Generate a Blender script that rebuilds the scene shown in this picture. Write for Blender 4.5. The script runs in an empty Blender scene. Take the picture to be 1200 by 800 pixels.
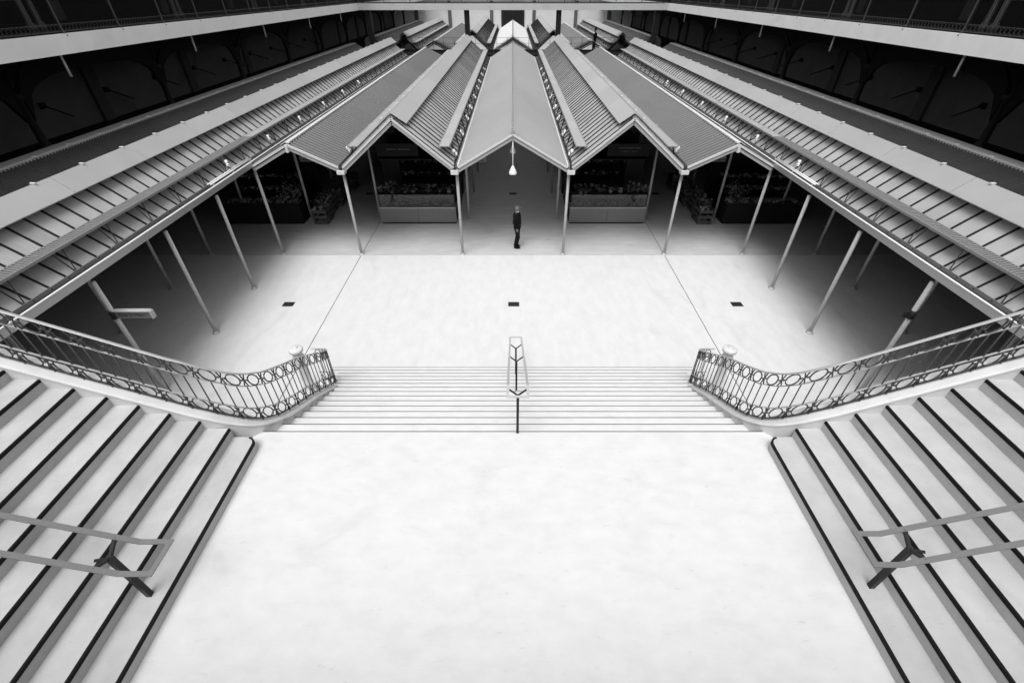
import bpy, bmesh, math, random
from mathutils import Vector, Matrix
R = math.radians
random.seed(7)
SC = bpy.context.scene
COL = SC.collection

# ------------------------------------------------------------------ camera, sky, sun, exposure
CAMZ = 8.16
cd = bpy.data.cameras.new('camera'); cam = bpy.data.objects.new('camera', cd); COL.objects.link(cam)
cd.sensor_width = 36.0; cd.lens = 15.87; cd.clip_start = 0.05; cd.clip_end = 2000; cd.shift_x = -0.0008
cam.location = (0, 0, CAMZ); cam.rotation_euler = (R(90 - 38.1), 0, 0)
SC.camera = cam
SUN_EL, SUN_AZ = 65, -166          # azimuth measured from +Y towards +X
wd = bpy.data.worlds.new('World'); SC.world = wd; wd.use_nodes = True
nt = wd.node_tree; bg = nt.nodes['Background']
sky = nt.nodes.new('ShaderNodeTexSky'); sky.sky_type = 'NISHITA'; sky.sun_disc = False
sky.sun_elevation = R(SUN_EL); sky.sun_rotation = R(SUN_AZ); sky.air_density = 1.0; sky.dust_density = 4.0
bw = nt.nodes.new('ShaderNodeRGBToBW')      # the photograph is black and white
nt.links.new(sky.outputs[0], bw.inputs[0]); nt.links.new(bw.outputs[0], bg.inputs[0])
bg.inputs[1].default_value = 0.15
sd = bpy.data.lights.new('sun', 'SUN'); sun = bpy.data.objects.new('sun', sd); COL.objects.link(sun)
sd.energy = 1.3; sd.angle = R(35); sd.color = (1, 1, 1)
_d = Vector((math.sin(R(SUN_AZ)) * math.cos(R(SUN_EL)), math.cos(R(SUN_AZ)) * math.cos(R(SUN_EL)), math.sin(R(SUN_EL))))
sun.rotation_euler = _d.to_track_quat('Z', 'Y').to_euler(); sun.location = (-20, 0, 40)
vs = SC.view_settings; vs.view_transform = 'Standard'; vs.look = 'None'; vs.gamma = 1; vs.use_curve_mapping = False
vs.exposure = 0.55
SC.cycles.max_bounces = 8; SC.cycles.diffuse_bounces = 5; SC.cycles.glossy_bounces = 3

# ------------------------------------------------------------------ materials (all neutral greys: a black and white place)
def mat(name, v, rough=0.6, metal=0.0, var=0.0, scale=3.0, bump=0.0, bscale=40.0, stretch=(1, 1, 1), spec=0.5, stain=0.0, alpha=1.0, trans=0.0, speck=0.0, rand=0.0):
    m = bpy.data.materials.new(name); m.use_nodes = True
    n = m.node_tree.nodes; l = m.node_tree.links; b = n['Principled BSDF']
    b.inputs['Base Color'].default_value = (v, v, v, 1); b.inputs['Roughness'].default_value = rough
    b.inputs['Metallic'].default_value = metal
    b.inputs['Specular IOR Level'].default_value = spec
    if trans: b.inputs['Transmission Weight'].default_value = trans
    if var or bump or stain:
        tc = n.new('ShaderNodeTexCoord'); mp = n.new('ShaderNodeMapping'); mp.inputs['Scale'].default_value = stretch
        geo = n.new('ShaderNodeNewGeometry'); l.new(geo.outputs['Position'], mp.inputs['Vector'])
    if var:
        t = n.new('ShaderNodeTexNoise'); t.inputs['Scale'].default_value = scale; t.inputs['Detail'].default_value = 6; t.inputs['Roughness'].default_value = .6
        l.new(mp.outputs[0], t.inputs['Vector'])
        rp = n.new('ShaderNodeMapRange'); rp.inputs[1].default_value = .3; rp.inputs[2].default_value = .7
        rp.inputs[3].default_value = v * (1 - var); rp.inputs[4].default_value = min(1, v * (1 + var * .6))
        l.new(t.outputs['Fac'], rp.inputs[0]); out = rp.outputs[0]
        if stain:
            t2 = n.new('ShaderNodeTexNoise'); t2.inputs['Scale'].default_value = scale * .33; t2.inputs['Detail'].default_value = 8; t2.inputs['Distortion'].default_value = 1.2
            l.new(mp.outputs[0], t2.inputs['Vector'])
            r2 = n.new('ShaderNodeMapRange'); r2.inputs[1].default_value = .56; r2.inputs[2].default_value = .75; r2.inputs[3].default_value = 1; r2.inputs[4].default_value = 1 - stain
            l.new(t2.outputs['Fac'], r2.inputs[0])
            mu = n.new('ShaderNodeMath'); mu.operation = 'MULTIPLY'; l.new(out, mu.inputs[0]); l.new(r2.outputs[0], mu.inputs[1]); out = mu.outputs[0]
        if speck:
            t4 = n.new('ShaderNodeTexNoise'); t4.inputs['Scale'].default_value = 9; t4.inputs['Detail'].default_value = 10; t4.inputs['Roughness'].default_value = .75
            mp4 = n.new('ShaderNodeMapping'); mp4.inputs['Scale'].default_value = (.45, 1.5, 1); mp4.inputs['Rotation'].default_value = (0, 0, .5); l.new(geo.outputs['Position'], mp4.inputs['Vector']); l.new(mp4.outputs[0], t4.inputs['Vector'])
            r4_ = n.new('ShaderNodeMapRange'); r4_.inputs[1].default_value = .60; r4_.inputs[2].default_value = .78; r4_.inputs[3].default_value = 1; r4_.inputs[4].default_value = 1-speck
            l.new(t4.outputs['Fac'], r4_.inputs[0])
            m4 = n.new('ShaderNodeMath'); m4.operation = 'MULTIPLY'; l.new(out, m4.inputs[0]); l.new(r4_.outputs[0], m4.inputs[1]); out = m4.outputs[0]
        if rand:        # each sheet or panel weathered a little differently
            oi = n.new('ShaderNodeObjectInfo'); r5 = n.new('ShaderNodeMapRange'); r5.inputs[3].default_value = 1-rand; r5.inputs[4].default_value = 1+rand
            l.new(oi.outputs['Random'], r5.inputs[0]); m5 = n.new('ShaderNodeMath'); m5.operation = 'MULTIPLY'; l.new(out, m5.inputs[0]); l.new(r5.outputs[0], m5.inputs[1]); out = m5.outputs[0]
        l.new(out, b.inputs['Base Color'])
        rr = n.new('ShaderNodeMapRange'); rr.inputs[3].default_value = max(0, rough - .08); rr.inputs[4].default_value = min(1, rough + .1)
        l.new(t.outputs['Fac'], rr.inputs[0]); l.new(rr.outputs[0], b.inputs['Roughness'])
    if bump:
        t3 = n.new('ShaderNodeTexNoise'); t3.inputs['Scale'].default_value = bscale; t3.inputs['Detail'].default_value = 4
        l.new(mp.outputs[0], t3.inputs['Vector'])
        bp = n.new('ShaderNodeBump'); bp.inputs['Strength'].default_value = bump; bp.inputs['Distance'].default_value = .01
        l.new(t3.outputs['Fac'], bp.inputs['Height']); l.new(bp.outputs[0], b.inputs['Normal'])
    return m
M = {}
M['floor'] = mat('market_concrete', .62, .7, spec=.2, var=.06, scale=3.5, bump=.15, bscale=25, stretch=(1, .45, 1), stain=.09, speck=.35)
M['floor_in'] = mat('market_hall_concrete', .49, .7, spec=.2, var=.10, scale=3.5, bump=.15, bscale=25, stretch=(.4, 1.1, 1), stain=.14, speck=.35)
M['landing'] = mat('landing_concrete', .63, .6, var=.06, scale=5, bump=.15, bscale=25, stretch=(.7, 1.2, 1), stain=.07, speck=.35)
M['step'] = mat('step_concrete', .46, .6, var=.10, scale=3, bump=.15, bscale=30, stain=.10, speck=.35, rand=0.05)
M['joint'] = mat('joint_filler', .03, .8)
M['nosing_thin'] = mat('grey_nosing', .05, .7)
M['nosing'] = mat('black_nosing', .006, .75, spec=.2)
M['stone'] = mat('painted_stone', .62, .6, var=.08, scale=4, bump=.1, bscale=40, stain=.1, speck=.35)
M['iron'] = mat('painted_iron', .055, .4, spec=.4)
M['iron_sky_lit'] = mat('sky_lit_rail_iron', .34, .3, spec=.7)  # sky reflection on the rail flats put into a lighter grey
M['steel'] = mat('sky_reflection_steel', .46, .35, var=.06, scale=30)  # centre handrail: reflected sky put into a paler steel colour
M['steel_dim'] = mat('dim_reflection_steel', .17, .35, var=.06, scale=30)  # side handrails: same steel, darker reflections put into its colour
M['post_dark'] = mat('dark_post_paint', .03, .4, spec=.12)
M['post'] = mat('grey_post_paint', .42, .4, var=.08, scale=8)
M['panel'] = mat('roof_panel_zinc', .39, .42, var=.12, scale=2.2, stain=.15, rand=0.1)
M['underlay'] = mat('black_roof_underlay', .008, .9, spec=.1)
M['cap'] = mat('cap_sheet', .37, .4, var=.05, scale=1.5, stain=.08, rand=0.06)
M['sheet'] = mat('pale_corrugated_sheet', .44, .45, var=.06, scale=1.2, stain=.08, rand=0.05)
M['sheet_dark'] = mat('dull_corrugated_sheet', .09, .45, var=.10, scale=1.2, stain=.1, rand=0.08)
M['sheet_shade'] = mat('shade_toned_corrugated_sheet', .032, .5, var=.15, scale=1.2, stain=.1, rand=0.12)  # corrugated sheet with the fall-off of light put into a darker colour
def make_translucent(m, f):
    n = m.node_tree.nodes; l = m.node_tree.links; b = n['Principled BSDF']; out = n['Material Output']
    t = n.new('ShaderNodeBsdfTranslucent'); t.inputs[0].default_value = (.8, .8, .8, 1); mx = n.new('ShaderNodeMixShader'); mx.inputs[0].default_value = f
    l.new(b.outputs[0], mx.inputs[1]); l.new(t.outputs[0], mx.inputs[2]); l.new(mx.outputs[0], out.inputs[0])
M['sheet_far'] = mat('bright_corrugated_sheet', .56, .45, var=.05, scale=1.2)  # paler than the near sheets
make_translucent(M['sheet'], .42)      # the pale sheets over the middle aisle let some daylight through
M['catwalk'] = mat('catwalk_galvanised', .24, .45, var=.06, scale=5)
M['catwalk_tray'] = mat('catwalk_underside', .13, .5)
M['trim'] = mat('pale_trim', .60, .35, var=.05, scale=5)
M['gutter'] = mat('gutter_metal', .36, .3, metal=.3)
M['gutter_in'] = mat('gutter_inside', .035, .7, spec=.12)
M['frame_dark'] = mat('dark_frame', .025, .5, spec=.12)
M['fascia'] = mat('gallery_fascia', .90, .6, var=.05, scale=1.5, stain=.08)
M['bridge_concrete'] = mat('bridge_concrete', .44, .6, var=.06, scale=1.5, stain=.1)
M['soffit'] = mat('dark_soffit', .012, .9, spec=.1)  # near-black, shade below the slabs put into the colour
M['gwall'] = mat('gallery_plaster', .12, .8, var=.12, scale=1.5, stain=.2, spec=.1)  # plaster grey lowered to deepen the shade under the galleries
M['gwall_up'] = mat('gallery_upper_panelling', .008, .8, spec=.1, var=.15, scale=2)  # gallery shade put into an almost black tone
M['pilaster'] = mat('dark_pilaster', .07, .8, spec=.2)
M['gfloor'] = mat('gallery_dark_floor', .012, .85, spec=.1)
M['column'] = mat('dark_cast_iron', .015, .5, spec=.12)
M['farwall'] = mat('far_white_plaster', .66, .8, var=.06, scale=1)
M['lampwhite'] = mat('white_enamel', .80, .3)
M['counter'] = mat('counter_panel', .2, .45, var=.08, scale=4)
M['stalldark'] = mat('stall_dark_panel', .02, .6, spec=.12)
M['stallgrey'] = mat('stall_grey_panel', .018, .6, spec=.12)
M['glass'] = mat('display_glass', .5, .05, trans=1.0)
M['signtext'] = mat('sign_lettering', .09, .6)
M['black'] = mat('black_print', .01, .6)
M['signface'] = mat('sign_face', .15, .4)
for i, v in enumerate((.05, .10, .16, .24, .34)): M['prod%d' % i] = mat('produce_tone_%d' % i, v, .5, var=.2, scale=30)
M['leaf'] = mat('dark_leaves', .035, .5, var=.3, scale=20, spec=.12)
M['crate'] = mat('crate_wood', .10, .7, var=.2, scale=12, spec=.12)
M['skin'] = mat('skin', .15, .5)
M['suit'] = mat('black_suit', .006, .85, spec=.15)
M['shirt'] = mat('white_shirt', .75, .7)
M['hair'] = mat('grey_hair', .25, .7)
M['grate'] = mat('cast_grate', .03, .6, spec=.12)

# ------------------------------------------------------------------ mesh helpers
class MB:
    def __init__(s): s.v = []; s.f = []; s.m = []; s.sm = []
    def add(s, vs, fs, mi=0, smooth=False):
        o = len(s.v); s.v += [tuple(p) for p in vs]
        for f in fs: s.f.append(tuple(i + o for i in f)); s.m.append(mi); s.sm.append(smooth)
        return s
    def box(s, x0, x1, y0, y1, z0, z1, mi=0):
        if x0 > x1: x0, x1 = x1, x0
        if y0 > y1: y0, y1 = y1, y0
        if z0 > z1: z0, z1 = z1, z0
        return s.add([(x0,y0,z0),(x1,y0,z0),(x1,y1,z0),(x0,y1,z0),(x0,y0,z1),(x1,y0,z1),(x1,y1,z1),(x0,y1,z1)],
              [(0,3,2,1),(4,5,6,7),(0,1,5,4),(1,2,6,5),(2,3,7,6),(3,0,4,7)], mi)
    def cbox(s, c, d, mi=0):
        return s.box(c[0]-d[0]/2, c[0]+d[0]/2, c[1]-d[1]/2, c[1]+d[1]/2, c[2]-d[2]/2, c[2]+d[2]/2, mi)
    def bar(s, a, b, w, h, mi=0, up=(0, 0, 1)):     # rectangular bar from a to b, w across, h along up
        a = Vector(a); b = Vector(b); d = (b - a).normalized(); u = Vector(up)
        if abs(d.dot(u)) > .98: u = Vector((0, 1, 0))
        r = d.cross(u).normalized(); u = r.cross(d).normalized()
        P = []
        for p in (a, b):
            for (i, j) in ((-1,-1),(1,-1),(1,1),(-1,1)): P.append(p + r*(w/2*i) + u*(h/2*j))
        return s.add(P, [(3,2,1,0),(4,5,6,7),(0,1,5,4),(1,2,6,5),(2,3,7,6),(3,0,4,7)], mi)
    def tube(s, pts, rad, n=8, mi=0, closed=False, smooth=True):
        pts = [Vector(p) for p in pts]; k = len(pts); base = len(s.v); P = []
        for i, p in enumerate(pts):
            if closed: d = pts[(i+1) % k] - pts[i-1]
            else: d = pts[min(i+1, k-1)] - pts[max(i-1, 0)]
            d.normalize(); u = Vector((0, 0, 1)) if abs(d.z) < .95 else Vector((0, 1, 0))
            r = d.cross(u).normalized(); u = r.cross(d)
            ra = rad[i] if isinstance(rad, (list, tuple)) else rad
            for j in range(n):
                a = 2*math.pi*j/n; P.append(p + r*(math.cos(a)*ra) + u*(math.sin(a)*ra))
        F = []
        for i in range(k if closed else k-1):
            for j in range(n):
                a = i*n+j; b = i*n+(j+1) % n; c = ((i+1) % k)*n+(j+1) % n; d = ((i+1) % k)*n+j
                F.append((a, b, c, d))
        if not closed: F += [tuple(range(n-1, -1, -1)), tuple((k-1)*n+j for j in range(n))]
        return s.add(P, F, mi, smooth)
    def lathe(s, prof, c=(0, 0, 0), n=20, mi=0, smooth=True):
        P = []; k = len(prof)
        for (r, z) in prof:
            for j in range(n):
                a = 2*math.pi*j/n; P.append((c[0]+r*math.cos(a), c[1]+r*math.sin(a), c[2]+z))
        F = [(i*n+j, i*n+(j+1) % n, (i+1)*n+(j+1) % n, (i+1)*n+j) for i in range(k-1) for j in range(n)]
        F += [tuple(range(n-1, -1, -1)), tuple((k-1)*n+j for j in range(n))]
        return s.add(P, F, mi, smooth)
    def prism(s, poly, z0, z1, mi=0):     # plan polygon, counter-clockwise
        k = len(poly)
        P = [(x, y, z0) for x, y in poly] + [(x, y, z1) for x, y in poly]
        F = [tuple(range(k-1, -1, -1)), tuple(range(k, 2*k))] + [(i, (i+1) % k, k+(i+1) % k, k+i) for i in range(k)]
        return s.add(P, F, mi)
    def sweepY(s, poly, y0, y1, mi=0):    # x,z polygon extruded along Y
        k = len(poly)
        P = [(x, y0, z) for x, z in poly] + [(x, y1, z) for x, z in poly]
        F = [tuple(range(k)), tuple(range(2*k-1, k-1, -1))] + [((i+1) % k, i, k+i, k+(i+1) % k) for i in range(k)]
        return s.add(P, F, mi)
    def blob(s, c, r, mi=0, seed=0, n=6, m=4, jit=.18):
        rnd = random.Random(seed); P = []
        rx, ry, rz = (r, r, r) if not isinstance(r, tuple) else r
        for i in range(m+1):
            th = math.pi*i/m
            for j in range(n):
                a = 2*math.pi*(j+.5*(i % 2))/n; q = 1+rnd.uniform(-jit, jit)
                P.append((c[0]+rx*q*math.sin(th)*math.cos(a), c[1]+ry*q*math.sin(th)*math.sin(a), c[2]+rz*math.cos(th)*q))
        F = [(i*n+j, (i+1)*n+j, (i+1)*n+(j+1) % n, i*n+(j+1) % n) for i in range(m) for j in range(n)]
        return s.add(P, F, mi, True)
    def mesh(s, name, mats):
        me = bpy.data.meshes.new(name); me.from_pydata(s.v, [], s.f)
        for m in (mats if isinstance(mats, (list, tuple)) else [mats]): me.materials.append(M[m])
        me.polygons.foreach_set('material_index', s.m); me.polygons.foreach_set('use_smooth', s.sm)
        bm = bmesh.new(); bm.from_mesh(me); bmesh.ops.recalc_face_normals(bm, faces=bm.faces); bm.to_mesh(me); bm.free()
        me.update(); return me
    def build(s, name, mats, parent=None):
        return link(name, s.mesh(name, mats), parent)
def link(name, me, parent=None, loc=None):
    o = bpy.data.objects.new(name, me); COL.objects.link(o)
    if parent is not None: o.parent = parent
    if loc is not None: o.location = loc
    return o
def tag(o, label, cat, group=None):
    o['label'] = label; o['category'] = cat
    if group: o['group'] = group
    return o
def thing(name, label, cat, loc=(0, 0, 0), group=None, rz=0):
    o = bpy.data.objects.new(name, None); COL.objects.link(o); o.location = loc; o.rotation_euler = (0, 0, rz)
    o.empty_display_size = .2
    return tag(o, label, cat, group)
def struct(o): o['kind'] = 'structure'; return o
def stuff(o): o['kind'] = 'stuff'; return o
def copy_tree(o, parent=None):
    c = o.copy(); COL.objects.link(c); c.parent = parent
    for ch in list(o.children): copy_tree(ch, c)
    return c
ORD = ['first','second','third','fourth','fifth','sixth','seventh','eighth','ninth','tenth','eleventh','twelfth','thirteenth','fourteenth','fifteenth']
SIDES = ((-1, 'left'), (1, 'right'))

# ------------------------------------------------------------------ constants of the place
RI = .17; LAND = RI*15; Y15 = 4.82; LT = .304       # lower stairs
SX = 3.93; ST = .37                                 # side flights
V1, V2, V3, V4 = 1.94, 5.87, 8.93, 11.75            # post rows / valleys
YF = 15.75; YN = 46.0; YG = 51.2; YE = 80.0         # roofs front, near end, far start, far end
GX = 13.0; GZ0, GZ1 = 6.62, 7.10                    # upper gallery edge
WX = 18.3; MZ = 3.45                                # gallery wall, mezzanine floor

# ------------------------------------------------------------------ ground
g = MB().box(-60, 60, -30, 130, -.5, -.012).build('ground', 'joint'); struct(g)
xs = [-18.2, -V2, V2, 18.2]; ys = [4.0, 15.85, 30.0, 46.0, 60.0, 83.9]
GAP = .011
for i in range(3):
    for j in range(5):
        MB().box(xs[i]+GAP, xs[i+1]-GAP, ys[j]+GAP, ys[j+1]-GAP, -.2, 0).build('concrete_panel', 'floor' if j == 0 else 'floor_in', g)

# ------------------------------------------------------------------ landing and stairs
ld = MB().box(-4.7, 4.7, -1.0, Y15-.31, 0, LAND-.002).build('landing', 'landing'); struct(ld)
st = thing('lower_staircase', 'wide pale concrete stairs with thin dark nosings descending from landing to market floor', 'staircase', (0, 0, 0))
for i in range(15):
    y1 = Y15 + (14-i)*LT; z = RI*(i+1)
    hw = 4.80-.05*i if i < 2 else (4.4 if i < 4 else 4.12)
    s_ = MB().box(-hw, hw, y1-LT-.012, y1-.004, 0, z).build('step', 'landing', st)
    n_ = MB()
    n_.box(-hw, hw, y1-.014, y1, z-.002, z+.003).box(-hw, hw, y1-.004, y1+.003, z-.04, z-.002)
    n_.build('nosing', 'nosing_thin', s_)
NSTEP = 26
def front_line(i, s):
    x = SX + i*ST; ye = 4.58; yb = -.95
    if i == 0:
        r = .15; pts = [(x, yb)] + [(x + r*(1-math.cos(a)), ye-.02-r + r*math.sin(a)) for a in [math.pi/2*k/8 for k in range(9)]]
        pts.append((x+.5, ye-.02))
    else: pts = [(x, yb), (x, ye)]
    return [(s*a, b) for a, b in pts]
for s, side in SIDES:
    t = thing('side_staircase', 'pale concrete flight with thick black nosings climbing off to the %s of the landing' % side, 'staircase', (s*SX, 4.5, LAND))
    t.location = (0, 0, 0)
    for i in range(NSTEP):
        x = SX+i*ST; z = LAND+RI*(i+1); fl = front_line(i, s)
        xb = s*(x+ST+.015)
        if i == 0: poly = [p for p in fl[:-1]] + [(xb, fl[-1][1]), (xb, -.95)]
        else: poly = fl + [(xb, 4.58), (xb, -.95)]
        if s > 0: poly = poly[::-1]
        o = MB().prism(poly, LAND-.1 if i < 4 else z-.6, z).build('step', 'step', t)
        n_ = MB()   # L-shaped strip: top band and front band
        def off(p, d): return (p[0] + s*d, p[1])
        pr = fl if i else fl[:9]
        P = []; F = []
        for k, (px, py) in enumerate(pr):
            if i == 0 and k >= 1:
                a = math.pi/2*(k-1)/8; nx, ny = math.cos(a), -math.sin(a)
            else: nx, ny = 1, 0
            ix, iy = px + s*nx*.024, py + ny*.024
            ox, oy = px - s*nx*.004, py - ny*.004
            P += [(ix, iy, z+.003), (ox, oy, z+.003), (ox, oy, z-.040), (px+s*nx*.006, py+ny*.006, z-.040)]
        for k in range(len(pr)-1):
            for q in range(4): F.append((k*4+q, k*4+(q+1) % 4, k*4+4+(q+1) % 4, k*4+4+q))
        F += [(3, 2, 1, 0), tuple(len(P)-4+q for q in range(4))]
        n_.add(P, F); n_.build('nosing', 'nosing', o)

# ------------------------------------------------------------------ parapets and ornamental railings
PP = [(13.4,4.57),(10,4.57),(7,4.57),(5.6,4.57),(5.0,4.57),(4.65,4.575),(4.35,4.62),(4.1,4.73),(3.94,4.92),(3.86,5.2),(3.84,5.6),(3.87,6.2),(3.93,6.8),(3.98,7.3),(4.04,7.7),(4.14,8.0),(4.30,8.20),(4.52,8.29),(4.74,8.29)]
def catmull(P, n=12):
    out = []
    for i in range(len(P)-1):
        p0 = Vector(P[max(i-1, 0)]); p1 = Vector(P[i]); p2 = Vector(P[i+1]); p3 = Vector(P[min(i+2, len(P)-1)])
        m1 = (p2-p0)*.5; m2 = (p3-p1)*.5
        if (p2-p1).length > 1: m1 = (p2-p1); m2 = (p2-p1)
        for k in range(n):
            t = k/n; out.append(p1*(2*t**3-3*t*t+1)+m1*(t**3-2*t*t+t)+p2*(-2*t**3+3*t*t)+m2*(t**3-t*t))
    out.append(Vector(P[-1])); return out
PTH = catmull(PP)
LEN = [0.0]
for a, b in zip(PTH, PTH[1:]): LEN.append(LEN[-1]+(b-a).length)
def ztop(p):
    x, y = p.x, p.y
    zf = LAND+RI+(x-SX)/ST*RI+.12
    zl = LAND-(y-Y15)*.567+.12-.17*min(1, max(0, (y-6.4)/1.5))
    if y < 4.6 and x > 4.66: return zf
    if y > 5.2: return max(zl, .52)
    # blend round the corner
    za = LAND+RI+(4.66-SX)/ST*RI+.12; zb = LAND-(5.2-Y15)*.567+.12
    ia = LEN[next(i for i, q in enumerate(PTH) if q.x <= 4.66)]; ib = LEN[next(i for i, q in enumerate(PTH) if q.y >= 5.2)]
    i = min(range(len(PTH)), key=lambda k: (PTH[k]-p).length); tt = (LEN[i]-ia)/(ib-ia); tt = min(1, max(0, tt))
    sl = (-RI/ST); sr = -.567; L = ib-ia
    h = tt
    return (2*h**3-3*h*h+1)*za+(h**3-2*h*h+h)*sl*L+(-2*h**3+3*h*h)*zb+(h**3-h*h)*sr*L
ZT = [ztop(p) for p in PTH]
NRM = []
for i in range(len(PTH)):
    d = (PTH[min(i+1, len(PTH)-1)]-PTH[max(i-1, 0)]).normalized(); NRM.append(Vector((d.y, -d.x)))
def at(L, off=0.0):      # point on the path at plan length L
    L = min(max(L, 0), LEN[-1]-1e-6)
    import bisect
    i = bisect.bisect_right(LEN, L)-1; t = (L-LEN[i])/(LEN[i+1]-LEN[i])
    p = PTH[i].lerp(PTH[i+1], t); n = NRM[i].lerp(NRM[i+1], t); z = ZT[i]*(1-t)+ZT[i+1]*t
    return p.x+n.x*off, p.y+n.y*off, z
def sweep(L0, L1, prof, s, step=.06, off=.11):      # prof: (across, up) polygon
    k = max(2, int((L1-L0)/step)+1); m = MB(); P = []; q = len(prof)
    for i in range(k):
        L = L0+(L1-L0)*i/(k-1)
        for (a, h) in prof:
            x, y, z = at(L, off+a); P.append((s*x, y, z+h))
    F = [(i*q+j, i*q+(j+1) % q, (i+1)*q+(j+1) % q, (i+1)*q+j) for i in range(k-1) for j in range(q)]
    F += [tuple(range(q)), tuple((k-1)*q+j for j in range(q-1, -1, -1))]
    return m.add(P, F)
for s, side in SIDES:
    w = thing('stair_parapet', 'curved white stone parapet beneath the iron railing on the %s' % side, 'parapet')
    m = MB(); P = []; F = []
    for i, p in enumerate(PTH):
        a = p; b = p+NRM[i]*.24
        P += [(s*a.x, a.y, 0), (s*a.x, a.y, ZT[i]-.05), (s*b.x, b.y, ZT[i]-.05), (s*b.x, b.y, 0)]
    for i in range(len(PTH)-1):
        for j in range(4): F.append((i*4+j, i*4+(j+1) % 4, i*4+4+(j+1) % 4, i*4+4+j))
    F += [(0, 1, 2, 3), tuple(len(P)-4+j for j in (3, 2, 1, 0))]
    m.add(P, F).build('wall', 'stone', w)
    sweep(0, LEN[-1], [(-.13, -.05), (-.138, -.03), (-.13, -.008), (-.115, 0), (.135, 0), (.15, -.008), (.158, -.03), (.15, -.05)], s).build('coping', 'stone', w)
    r = thing('stair_railing', 'ornate iron railing with rows of rings sweeping down the %s of the stairs' % side, 'railing')
    L0 = 2.4; L1 = LEN[-1]-.02; PITCH = .318
    N = int((L1-L0)/PITCH); L0 = L1-N*PITCH
    def flat(w, h): return [(-w/2, -h/2), (w/2, -h/2), (w/2, h/2), (-w/2, h/2)]
    def rail(name, z, w, h, mt):
        sweep(L0-.02, L1, [(a, b+z) for a, b in flat(w, h)], s).build(name, mt, r)
    sweep(L0-.02, L1, [(-.020, .985), (.020, .985), (.024, .994), (.014, 1.004), (-.014, 1.004), (-.024, .994)], s).build('top_rail', 'iron_sky_lit', r)
    rail('upper_rail', .745, .026, .012, 'iron_sky_lit'); rail('lower_rail', .275, .026, .012, 'iron_sky_lit'); rail('bottom_rail', .045, .034, .012, 'iron')
    for k in range(N):
        Lc = L0+PITCH*(k+.5); Lb = L0+PITCH*k
        for zc in (.865, .16):
            pts = []
            for q in range(18):
                a = 2*math.pi*q/18
                x, y, z = at(Lc+.095*math.cos(a), .11); pts.append((s*x, y, z+zc+.107*math.sin(a)))
            rg = MB().tube(pts, .011, 5, closed=True).build('ring', 'iron', r)
            # small scroll links joining a ring to the bars beside it
            for e in (-1, 1):
                a0 = at(Lc+e*.095, .11); a1 = at(Lc+e*(PITCH/2-.02), .11)
                MB().tube([(s*a0[0], a0[1], a0[2]+zc), (s*a1[0], a1[1], a1[2]+zc)], .013, 5).build('link', 'iron', rg)
        # pair of bars between rings (top band and bottom band) and a through bar
        for e in (-.02, .02):
            for (z0, z1) in ((.05, .275), (.745, .985)):
                a0 = at(Lb+e*1.6, .11); a1 = at(Lb-e*1.6, .11)
                MB().tube([(s*a0[0], a0[1], a0[2]+z0), (s*(a0[0]+a1[0])/2, (a0[1]+a1[1])/2, (a0[2]+a1[2])/2+(z0+z1)/2), (s*a0[0], a0[1], a0[2]+z1)], .010, 5).build('scroll_bar', 'iron', r)
        for Lq in (Lb, Lc):
            x, y, z = at(Lq, .11)
            MB().tube([(s*x, y, z+(.0 if Lq == Lb else .27)), (s*x, y, z+.75)], .0095, 6).build('baluster', 'iron', r)
    # newel post with turned cap
    nw = thing('newel_post', 'short round white newel post with domed cap at foot of the %s railing' % side, 'newel post', (s*5.06, 8.16, 0))
    MB().lathe([(.22,0),(.22,.16),(.19,.2),(.15,.24),(.12,.3),(.115,1.2),(.12,1.26)], n=24).build('shaft', 'stone', nw)
    MB().lathe([(.12,1.26),(.135,1.28),(.135,1.31),(.115,1.33),(.105,1.4),(.105,1.44),(.12,1.46)], n=24).build('collar', 'stone', nw)
    MB().lathe([(.12,1.46),(.155,1.475),(.16,1.50),(.16,1.535),(.15,1.55),(.10,1.562),(.05,1.568),(.045,1.59),(.03,1.605),(.008,1.61)], n=24).build('cap', 'stone', nw)

# ------------------------------------------------------------------ flat-bar handrails on Y posts
def loop_rail(h, pts, w, hgt=.014, name='rail_bar', mt='steel'):
    for a, b in zip(pts, pts[1:]): MB().bar(a, b, w, hgt).build(name, mt, h)
h = thing('centre_handrail', 'narrow steel double handrail on dark Y posts down middle of the lower stairs', 'handrail', (0, 0, 0))
hx = .075; W2 = .145
za = 3.53; zb = .86; ya, yk, yb = 4.62, 4.86, 9.5
def hz(y): return za if y < yk else za+(zb-za)*(y-yk)/(yb-yk)
for e in (-1, 1):
    MB().bar((hx+e*W2, ya, za), (hx+e*W2, yk, za), .04, .012).build('rail_bar', 'steel', h)
    MB().bar((hx+e*W2, yk-.003, za), (hx+e*W2, yb, zb), .04, .0125).build('rail_bar', 'steel', h)
for y in (ya, yb): MB().bar((hx-W2-.02, y, hz(y)+.0005), (hx+W2+.02, y, hz(y)+.0005), .04, .0125).build('end_bar', 'steel', h)
for y, zf in ((4.79, LAND), (7.0, RI*8), (8.43, RI*3)):
    zz = hz(y)
    p = MB().bar((hx, y, zf-.02), (hx, y, zz-.13), .04, .03).build('post', 'post_dark', h)
    for e in (-1, 1): MB().bar((hx, y, zz-.145), (hx+e*W2, y, zz-.006), .02, .02).build('arm', 'post_dark', p)
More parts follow.
